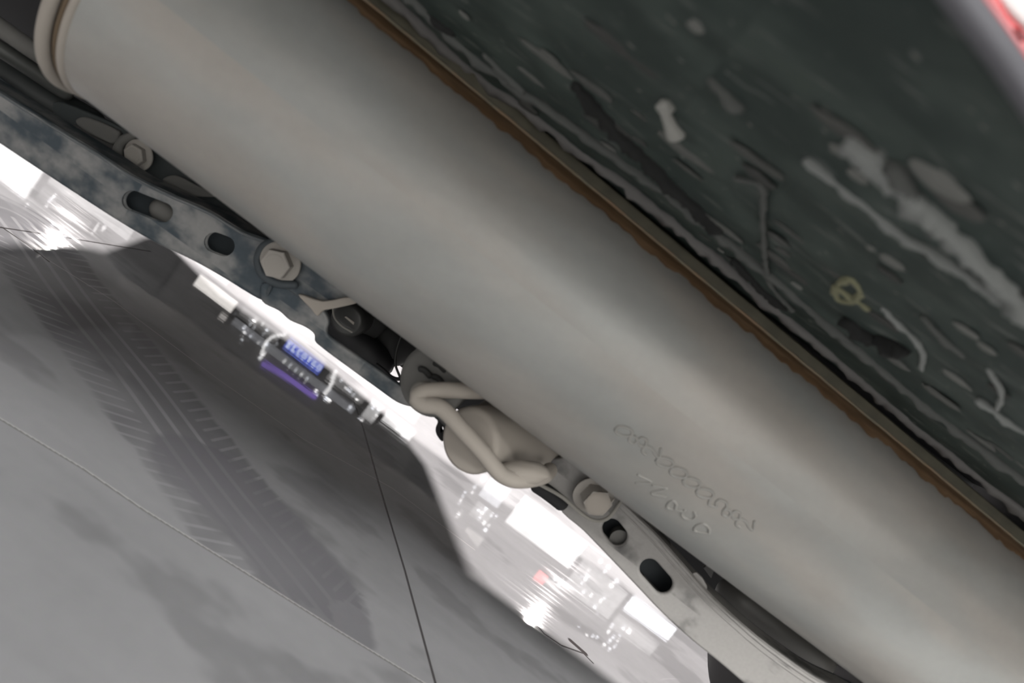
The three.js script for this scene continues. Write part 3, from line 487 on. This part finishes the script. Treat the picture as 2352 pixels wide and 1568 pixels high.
{ // far bumper: a curved skirt whose lower edge rises at both ends
  const ZB = -2.3, edge = [[-160, 572], [-60, 578], [0, 584], [80, 592], [135, 590], [205, 601], [245, 575], [300, 640], [440, 730], [520, 800], [620, 870], [760, 965], [850, 1030], [960, 1110], [1060, 1200], [1110, 1265], [1190, 1430], [1222, 1490], [1256, 1568], [1290, 1640]];
  const low = edge.map(([u, v]) => { const p = mirrored(u, v, ZB); return [p.x, p.y]; }).sort((a, b) => a[0] - b[0]);
  const x0 = low[0][0], x1 = low[low.length - 1][0], yAt = (x) => { for (let i = 0; i + 1 < low.length; i++) if (x <= low[i + 1][0]) return mix(low[i][1], low[i + 1][1], clamp((x - low[i][0]) / (low[i + 1][0] - low[i][0] + 1e-9))); return low[low.length - 1][1]; };
  const prof = [[0.0, 0.36], [0.0, 0.14], [0.006, 0.06], [0.02, 0.018], [0.045, 0.0], [0.08, 0.004], [0.16, 0.035], [0.34, 0.12], [0.34, 0.36]];
  const nx = 160, pos = [], idx = [], K = prof.length;
  for (let i = 0; i <= nx; i++) { const x = mix(x0, x1, i / nx), y = yAt(x); for (const [dz, dy] of prof) pos.push(x, Math.min(CAM_H + 0.3, y + dy), ZB - 0.02 + dz); }
  for (let i = 0; i < nx; i++) for (let k = 0; k < K; k++) { const a = i * K + k, b = i * K + (k + 1) % K, c = a + K, d = b + K; idx.push(a, b, d, a, d, c); }
  const g = new THREE.BufferGeometry(); g.setAttribute('position', new THREE.Float32BufferAttribute(pos, 3)); g.setIndex(idx); g.computeVertexNormals(); boxUV(g);
  single('bumper_skirt', 'dark bumper skirt across the far side of the car', 'bumper', g, std({ color: lin(0.05, 0.046, 0.042), roughness: 0.55 }));
}
// ---------------------------------------------------------------- rear valance, near the lens
const invD = (t) => mix(1 / 0.53, 1 / 0.155, (t - 400) / 933);
const V = (s, t, off = 0) => { const [u, v] = stPx(s, t); const d = dirPx(u, v); return C.clone().addScaledVector(d, 1 / invD(t) - off); };
const valPx = (u, v, off = 0) => { const du = u - W / 2, dv = v - H / 2; return V(COS * du + SIN * dv, SIN * du - COS * dv, off); };
T.valance = tex(1024, 1024, (u, v) => {
  const x = u * 10, y = v * 10;
  const n = fbm(x * 0.6, y * 0.9, 3, 4), st = fbm(x * 0.9 + 2, y * 5, 6, 4), sp = fbm(x * 3.5, y * 5, 9, 3);
  let c = mixc([0.021, 0.034, 0.029], [0.047, 0.065, 0.056], smooth(-0.25, 0.3, n));
  c = mixc(c, [0.115, 0.125, 0.115], 0.7 * smooth(0.16, 0.36, st) );
  c = mixc(c, [0.20, 0.20, 0.185], 0.7 * smooth(0.30, 0.42, sp));
  return c;
});
M.valance = std({ map: T.valance, roughness: 0.62 });
const valance = thing('rear_valance', 'dark mud splashed plastic rear valance above the muffler seam', 'car part', V(200, 700));
{
  // a flat sheet with dents, laid out in metres on its own plane
  const o = V(0, 398), ey = V(0, 1333).sub(o).normalize(), en = XR.clone().cross(ey).normalize();
  const onSheet = (u, v) => { const p = valPx(u, v).sub(o); return [p.dot(XR), p.dot(ey)]; };
  const e1 = onSheet(2190, 0), e2 = onSheet(2352, 235), yTop = (x) => Math.min(0.8, Math.max(0.02, e1[1] + (x - e1[0]) * (e2[1] - e1[1]) / (e2[0] - e1[0])));
  const ns = 120, nt = 60, pos = [], uv = [], idx = [];
  for (let side = 0; side < 2; side++) for (let j = 0; j <= nt; j++) for (let i = 0; i <= ns; i++) {
    const x = mix(-0.6, 0.6, i / ns), y = yTop(x) * j / nt, p = o.clone().addScaledVector(XR, x).addScaledVector(ey, y).addScaledVector(en, side ? -0.004 : 0.004 * fbm(x * 20, y * 26, 2, 4)); pos.push(p.x, p.y, p.z); uv.push(x * 3.2, y * 3.2);
  }
  const N = (ns + 1) * (nt + 1), at = (sd, i, j) => sd * N + j * (ns + 1) + i;
  for (let j = 0; j < nt; j++) for (let i = 0; i < ns; i++) { let a = at(0, i, j), b = at(0, i + 1, j), c = at(0, i, j + 1), d = at(0, i + 1, j + 1); idx.push(a, b, d, a, d, c); a += N; b += N; c += N; d += N; idx.push(a, d, b, a, c, d); }
  for (let i = 0; i < ns; i++) for (const j of [0, nt]) idx.push(at(0, i, j), at(1, i, j), at(1, i + 1, j), at(0, i, j), at(1, i + 1, j), at(0, i + 1, j));
  const g = new THREE.BufferGeometry(); g.setAttribute('position', new THREE.Float32BufferAttribute(pos, 3)); g.setAttribute('uv', new THREE.Float32BufferAttribute(uv, 2)); g.setIndex(idx); g.computeVertexNormals();
  add(valance, 'skin', g, M.valance);
  const ghost = (name, pts, r, mat, off = 0.002) => {        // caked with mud, so lumpy
    const g = tube(pts.map(([u, v]) => valPx(u, v, off)), r, { rad: 12, seg: pts.length * 16 }), p = g.attributes.position, n = g.attributes.normal;
    for (let i = 0; i < p.count; i++) { const k = r * 1.5 * fbm(p.getX(i) * 130, p.getY(i) * 130, p.getZ(i) * 130, 3); p.setXYZ(i, p.getX(i) + n.getX(i) * k, p.getY(i) + n.getY(i) * k, p.getZ(i) + n.getZ(i) * k); }
    return add(valance, name, g, mat);
  };
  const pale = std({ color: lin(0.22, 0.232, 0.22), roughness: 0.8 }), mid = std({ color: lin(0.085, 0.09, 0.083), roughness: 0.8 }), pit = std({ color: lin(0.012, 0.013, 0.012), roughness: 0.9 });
  ghost('lower_lip', [[760, -160], [930, 20], [1060, 140], [1300, 320], [1560, 520], [1800, 720], [2060, 940], [2352, 1175], [2600, 1370]], 0.0045, std({ color: lin(0.13, 0.127, 0.12), roughness: 0.8 }), 0.0);
  ghost('lower_lip', [[790, -160], [960, 10], [1090, 130], [1330, 300], [1590, 490], [1840, 690], [2100, 910], [2400, 1140]], 0.0035, mid, 0.001);
  ghost('rib', [[1860, 372], [1960, 450], [2080, 545], [2200, 620], [2352, 730], [2460, 800]], 0.0024, pale);
  ghost('rib', [[1960, 330], [2060, 420], [2170, 530], [2290, 640], [2420, 770]], 0.0046, pale);
  ghost('rib', [[2050, 390], [2110, 470], [2160, 520]], 0.004, mid);
  ghost('wire', [[1690, 410], [1745, 425], [1752, 500], [1758, 600], [1775, 660], [1820, 712]], 0.0015, mid, 0.006);
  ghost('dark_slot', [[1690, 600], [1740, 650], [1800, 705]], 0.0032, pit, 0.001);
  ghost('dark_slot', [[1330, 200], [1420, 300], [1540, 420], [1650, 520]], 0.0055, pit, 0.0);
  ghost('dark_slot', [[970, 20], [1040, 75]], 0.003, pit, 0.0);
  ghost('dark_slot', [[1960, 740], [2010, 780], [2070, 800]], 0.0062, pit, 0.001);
  ghost('clip_ring', [[1925, 650], [1955, 640], [1975, 665], [1960, 690], [1930, 685], [1922, 660], [1990, 705]], 0.0022, std({ color: lin(0.20, 0.20, 0.12), roughness: 0.8 }), 0.003);
  ghost('wire', [[2030, 710], [2080, 760], [2115, 800], [2118, 850]], 0.0016, pale, 0.004);
  ghost('wire', [[2120, 730], [2170, 780], [2210, 815]], 0.0018, mid, 0.003);
  ghost('wire', [[2250, 920], [2330, 980], [2380, 1010]], 0.0022, pale, 0.003);
  ghost('wire', [[2270, 850], [2300, 900], [2290, 940]], 0.0014, pale, 0.003);
  const rm = rng(31), clodMats = [0.05, 0.075, 0.11, 0.16].map((k) => std({ color: lin(k, k * 1.03, k * 0.94), roughness: 0.9 }));
  const clod = (u, v, r, long, mat) => {      // a dried splash: lumpy, flat, drawn out along the valance
    const g = new THREE.IcosahedronGeometry(1, 3), p = g.attributes.position;
    for (let i = 0; i < p.count; i++) { const k = 1 + 0.55 * fbm(p.getX(i) * 1.4 + u, p.getY(i) * 1.4 + v, p.getZ(i), 3); p.setXYZ(i, p.getX(i) * r * k * long, p.getY(i) * r * k, p.getZ(i) * r * k * 0.22); }
    g.computeVertexNormals(); const c = valPx(u, v, 0.0015);
    g.applyMatrix4(new THREE.Matrix4().makeBasis(XR, ey, en).setPosition(c)); add(valance, 'mud_splash', g, mat);
  };
  for (const [u, v, r, l] of [[1925, 345, 0.0035, 1], [1970, 405, 0.0036, 1.2], [2050, 602, 0.0045, 1.3], [2000, 570, 0.0026, 1], [1598, 60, 0.0042, 0.8], [1065, 35, 0.0035, 1], [1290, 190, 0.0028, 0.6], [1375, 215, 0.0028, 1.5], [1655, 575, 0.0026, 1], [2195, 870, 0.0045, 2], [2220, 760, 0.0034, 2], [2265, 800, 0.0032, 1.6], [1830, 655, 0.0034, 1.2], [2160, 420, 0.006, 2]]) clod(u, v, r, l, clodMats[3]);
  for (let i = 0; i < 46; i++) { const s = mix(-350, 1150, rm()), t = 430 + 480 * rm() * rm() + (s > 400 ? 60 * rm() : 0), [u, v] = stPx(s, t); clod(u, v, mix(0.002, 0.0055, rm()), mix(1.2, 4, rm()), clodMats[Math.floor(rm() * 3)]); }
  ghost('mud_streak', [[1526, 240], [1540, 280], [1555, 305]], 0.0034, std({ color: lin(0.33, 0.33, 0.30), roughness: 0.9 }), 0.003);
  ghost('mud_streak', [[1120, 130], [1160, 170], [1200, 205]], 0.003, mid, 0.001);
  ghost('mud_streak', [[1640, 190], [1690, 245]], 0.003, mid, 0.001);
}
{ // bumper edge and tail lamp at the upper right corner
  const lip = thing('bumper_edge', 'grey painted bumper edge beside the red lamp', 'bumper', valPx(2280, 110));
  add(lip, 'painted_edge', tube([[2090, -160], [2215, 10], [2290, 110], [2352, 200], [2480, 390]].map(([u, v]) => valPx(u, v, 0.004)), 0.0036, { seg: 60, rad: 16 }), std({ color: lin(0.10, 0.10, 0.11), roughness: 0.45 }));
  const lamp = thing('tail_reflector', 'red and white tail reflector at the bumper corner', 'reflector', valPx(2340, 60));
  const pl = plane(2330, 60, 0.235);
  add(lamp, 'red_lens', plate(pl, [[2222, -40], [2270, 30], [2352, 140], [2420, 220], [2470, 180], [2390, 90], [2330, 36], [2280, -40]], 0.008, { bevel: 0.002 }), new THREE.MeshPhysicalMaterial({ color: lin(0.42, 0.008, 0.012), roughness: 0.35, clearcoat: 0.3 }));
  add(lamp, 'white_lens', plate(plane(2340, 20, 0.237), [[2276, -40], [2326, 34], [2388, 90], [2470, 180], [2540, 60], [2420, -80]], 0.008, { bevel: 0.002 }), new THREE.MeshPhysicalMaterial({ color: lin(0.5, 0.45, 0.44), roughness: 0.4, clearcoat: 0.3 }));
  add(lamp, 'dark_prism', plate(plane(2345, 80, 0.234), [[2332, 62], [2350, 64], [2372, 90], [2350, 92]], 0.003, { bevel: 0.0008, curve: 0 }), std({ color: lin(0.2, 0.01, 0.012), roughness: 0.4 }));
}

// ---------------------------------------------------------------- shop fronts: light boxes, signs, lamps
{
  const K = 0.78, white = (k) => glow(1, 0.98, 0.97, K * k), warm = (k) => glow(1, 0.95, 0.9, K * k), cool = (k) => glow(0.92, 0.94, 1, K * k);
  const streak = tex(256, 64, (u, v) => { const k = clamp(0.72 + 0.9 * fbm(u * 5, v * 22, 3, 3) + 0.5 * fbm(u * 22, v * 6, 7, 2), 0.12, 1.0); return [k, k, k]; });
  const faces = [];
  const LB = (label, s0, s1, t0, t1, m, o) => { { const a = mirrored(...stPx(s0, t1), ZS), b = mirrored(...stPx(s1, t0), ZS); faces.push([a.x + 0.045, b.x - 0.045, Math.min(a.y, b.y) + 0.045, Math.max(a.y, b.y) - 0.045]); } m.emissiveMap = streak; const f = faces[faces.length - 1], [u, v] = stPx((s0 + s1) / 2, (t0 + t1) / 2); return lightbox('shop_lightbox', label, 'light box', u, v, (f[1] - f[0] + 0.03) / MPX, (f[3] - f[2] + 0.03) / MPX, m, o); };
  LB('tall white light box at the left wall', -1285, -1085, -412, -322, white(2.9), { L: 2 });
  LB('low pale light box beside the tall white one', -1078, -842, -350, -312, white(2.2));
  LB('dim grey light box over the low pale one', -1078, -930, -392, -356, white(0.7));
  LB('wide cream light box of the second shop front', -668, -552, -338, -300, warm(3.2), { L: 2 });
  LB('slim cream light box under the wide cream one', -694, -598, -294, -272, warm(2.8));
  LB('narrow cream light box at the corner of the second shop front', -578, -552, -362, -342, warm(2.8));
  LB('long grey white fascia light strip below the blue sign', -545, -62, -290, -246, white(1.9));
  LB('dim grey lit wall beside the blue sign towards the cream boxes', -545, -428, -330, -296, white(0.5));
  LB('dim bluish lit back wall above the blue sign', -545, -190, -360, -334, cool(0.55));
  LB('dim grey lit wall beside the blue sign towards the third shop', -296, -186, -330, -296, white(0.45));
  LB('bright white panel of the third shop front', -180, -140, -348, -294, white(3));
  LB('mottled white panel beside the bright third panel', -136, -48, -330, -294, white(2.6), { L: 2 });
  LB('blue white glass panel with rows of lamps', 146, 206, -331, -271, cool(3.8));
  LB('grey white panel over the lamp rows', 154, 208, -382, -336, white(1.0));
  LB('cream panel above the grey white lamp panel', 170, 224, -432, -398, warm(1.7));
  LB('huge pale panel of the right shop front', 232, 420, -345, -262, white(2.2), { L: 2 });
  LB('second huge pale panel beside the red box', 428, 562, -385, -300, white(2.0));
  LB('dazzling white panel at the right end', 570, 700, -340, -296, cool(7), { L: 3 });
  LB('long pale panel over the dazzling one', 568, 690, -392, -350, white(1.8));
  // blue sign
  const cv = document.createElement('canvas'); cv.width = 512; cv.height = 144; const x = cv.getContext('2d');
  x.fillStyle = '#1240c4'; x.fillRect(0, 0, 512, 144); x.translate(0, 144); x.scale(1, -1); x.fillStyle = '#e6efff'; x.font = 'bold 118px sans-serif'; x.textBaseline = 'middle';
  const word = 'ELCOTGO'; for (let i = 0; i < 7; i++) x.fillText(word[i], 10 + i * 72, 76, 66);
  const ct = new THREE.CanvasTexture(cv); ct.colorSpace = THREE.SRGBColorSpace;
  const ZG = -12.447, c = mirrored(698, 818, ZG), w = 104 * MPX, h = 27 * MPX;
  const t = thing('shop_sign', 'blue illuminated shop sign with pale letters', 'sign', new THREE.Vector3(c.x, c.y - h / 2, ZG));
  add(t, 'casing', new RoundedBoxGeometry(w + 0.04, h + 0.04, 0.1, 2, 0.01).translate(c.x, c.y, ZG - 0.053), M.front);
  add(t, 'lit_face', new THREE.PlaneGeometry(w, h).translate(c.x, c.y, ZG), glow(1, 1, 1, 4.2, ct));
  // purple neon line
  const neon = (name, label, pts, r, mat, z = -12.55) => single(name, label, 'light', tube(pts.map(([u, v]) => mirrored(u, v, z + r * 0.9)), r, { rad: 8 }), mat);
  neon('neon_tube', 'violet neon tube above the blue sign', [[606, 836], [644, 858], [684, 884], [722, 910]], 0.05, glow(0.35, 0.22, 0.85, 2.0));
  neon('light_chain', 'white light chain arching over the left side of the sign shop', [[655, 768], [630, 772], [612, 785], [603, 805], [598, 824]], 0.022, white(5), ZS + 0.014);
  neon('light_chain', 'white light chain down the right side of the sign shop', [[770, 854], [766, 866], [758, 888], [745, 905]], 0.03, white(5), ZS + 0.014);
  // lamps and bright wares
  const rn = rng(77), lampGeo = new THREE.SphereGeometry(1, 10, 8);
  const baseGeo = new THREE.CylinderGeometry(1, 1, 1, 10).rotateX(Math.PI / 2);
  const lamp = (u, v, r, k, label, group) => {
    const over = faces.some(([x0, x1, y0, y1]) => { const q = mirrored(u, v, ZS); return q.x > x0 && q.x < x1 && q.y > y0 && q.y < y1; }), z = over ? ZS + 0.013 : -12.549;
    const p = mirrored(u, v, z), t = thing('spot_lamp', label, 'lamp', p, group);
    const m = new THREE.Mesh(lampGeo, k); m.name = 'bulb'; m.scale.set(r * 1.5, r, r); m.position.z = 0.012 + r * 0.9; t.add(m);
    const d = new THREE.Mesh(baseGeo, M.front); d.name = 'base'; d.scale.set(r * 0.8, r * 0.8, 0.012); d.position.z = 0.006; t.add(d);
  };
  const k1 = white(14), k2 = cool(10), k3 = white(6);
  const sets = [
    ['small round lamp in the second shop front', 'lamps of the second shop front', [[548, 737, 5], [556, 742, 3], [562, 752, 3], [585, 737, 6], [576, 744, 3], [585, 752, 3], [604, 744, 2], [614, 758, 4], [607, 766, 3], [563, 763, 4], [557, 780, 3], [577, 772, 3], [595, 786, 2], [540, 718, 3], [575, 735, 2]]],
    ['small round lamp around the sign shop', 'lamps of the sign shop', [[607, 812, 5], [599, 823, 5], [613, 790, 4], [726, 898, 4], [730, 905, 3], [750, 915, 6], [757, 919, 5], [800, 893, 3], [806, 897, 3], [794, 890, 2], [812, 906, 3], [785, 873, 3], [820, 917, 4], [805, 935, 4], [770, 852, 5], [765, 866, 4], [738, 872, 4], [742, 880, 3], [655, 828, 2], [668, 838, 2], [681, 848, 2], [694, 858, 2], [707, 868, 2], [650, 836, 2], [663, 846, 2], [676, 856, 2], [689, 866, 2], [702, 876, 2], [625, 778, 2], [636, 790, 2], [640, 802, 2]]],
    ['small round lamp before the third shop front', 'lamps of the third shop front', [[865, 954, 4], [870, 940, 4], [895, 947, 3], [912, 985, 3], [922, 990, 2], [930, 1003, 4], [924, 1000, 3], [857, 925, 3], [858, 935, 4], [832, 964, 4], [826, 960, 3]]],
    ['small round lamp by the blue white glass panel', 'lamps of the glass panel shop', [[1054, 1180, 5], [1115, 1216, 5], [1055, 1224, 6], [1062, 1215, 3], [1111, 1098, 7], [1090, 1118, 4], [1085, 1130, 3], [1068, 1130, 3], [1064, 1138, 3], [1060, 1146, 3], [1056, 1153, 3], [1100, 1170, 4], [1108, 1176, 4], [1116, 1168, 4], [1124, 1192, 4], [1112, 1200, 4], [1130, 1182, 3], [1102, 1188, 4], [1122, 1206, 3], [1140, 1184, 3]]],
    ['small bright lamp before the right shop front', 'lamps of the right shop front', [[1379, 1288, 4], [1397, 1300, 5], [1390, 1310, 3], [1352, 1308, 3], [1346, 1325, 5], [1335, 1322, 2], [1344, 1330, 3], [1415, 1332, 5], [1420, 1337, 3], [1405, 1342, 5], [1430, 1352, 6], [1274, 1329, 4], [1296, 1331, 5], [1290, 1339, 5], [1284, 1340, 5], [1302, 1326, 3], [1340, 1358, 4], [1336, 1338, 3], [1357, 1366, 3], [1366, 1392, 4], [1372, 1406, 5], [1380, 1378, 3], [1388, 1372, 3], [1330, 1437, 3], [1348, 1456, 4], [1362, 1458, 4], [1372, 1460, 4], [1388, 1478, 4], [1400, 1470, 4], [1408, 1462, 5], [1418, 1470, 4], [1424, 1456, 5], [1436, 1462, 4], [1444, 1448, 5], [1400, 1488, 4], [1412, 1482, 3], [1398, 1448, 4], [1404, 1436, 4], [1432, 1440, 4]]],
    ['small bright lamp on the left shop front', 'lamps of the left shop front', [[41, 430, 9], [57, 418, 6], [65, 412, 4], [73, 402, 3], [91, 422, 4], [50, 446, 3], [65, 470, 4], [125, 515, 6], [145, 532, 7], [180, 552, 6], [150, 545, 4], [133, 442, 3], [126, 451, 3], [120, 456, 3], [116, 462, 3], [108, 474, 3]]],
  ];
  for (const [label, group, l] of sets) l.forEach(([u, v, r], i) => lamp(u, v, r * MPX * 0.55, i % 3 ? k2 : k1, label, group));
  // small lit marks on the dark left shop front
  [[184, 492], [196, 500], [198, 512], [210, 508], [206, 520], [222, 516], [216, 528], [238, 524]].forEach(([u, v]) => { const p = mirrored(u, v, -12.535); single('lit_letter', 'small dim lit character on the dark left shop front', 'sign', new THREE.TorusGeometry(0.028, 0.01, 6, 14).scale(0.8, 1.3, 1).translate(p.x, p.y, p.z), k3, 'lit characters on the left shop front'); });
  // red box
  lightbox('lit_box', 'coral red illuminated box before the right shop front', 'light box', 1242, 1326, 26, 28, glow(1, 0.16, 0.16, 4.5), { z: ZS });
  // dark pillars between the shops
  const pillar = (label, u, v, wpx) => { const p = mirrored(u, v, ZS), w = wpx * MPX; single('pillar', label, 'pillar', new RoundedBoxGeometry(w, CEIL - 0.02, 0.24, 2, 0.02).translate(p.x, CEIL / 2, ZS - 0.025), std({ color: lin(0.12, 0.115, 0.115), roughness: 0.7 })); };
  pillar('dark pillar between the first and second shop front', 350, 590, 110);
  pillar('wide dark pillar left of the glass panel shop', 1010, 1050, 80);
}
renderer.render(scene, camera);
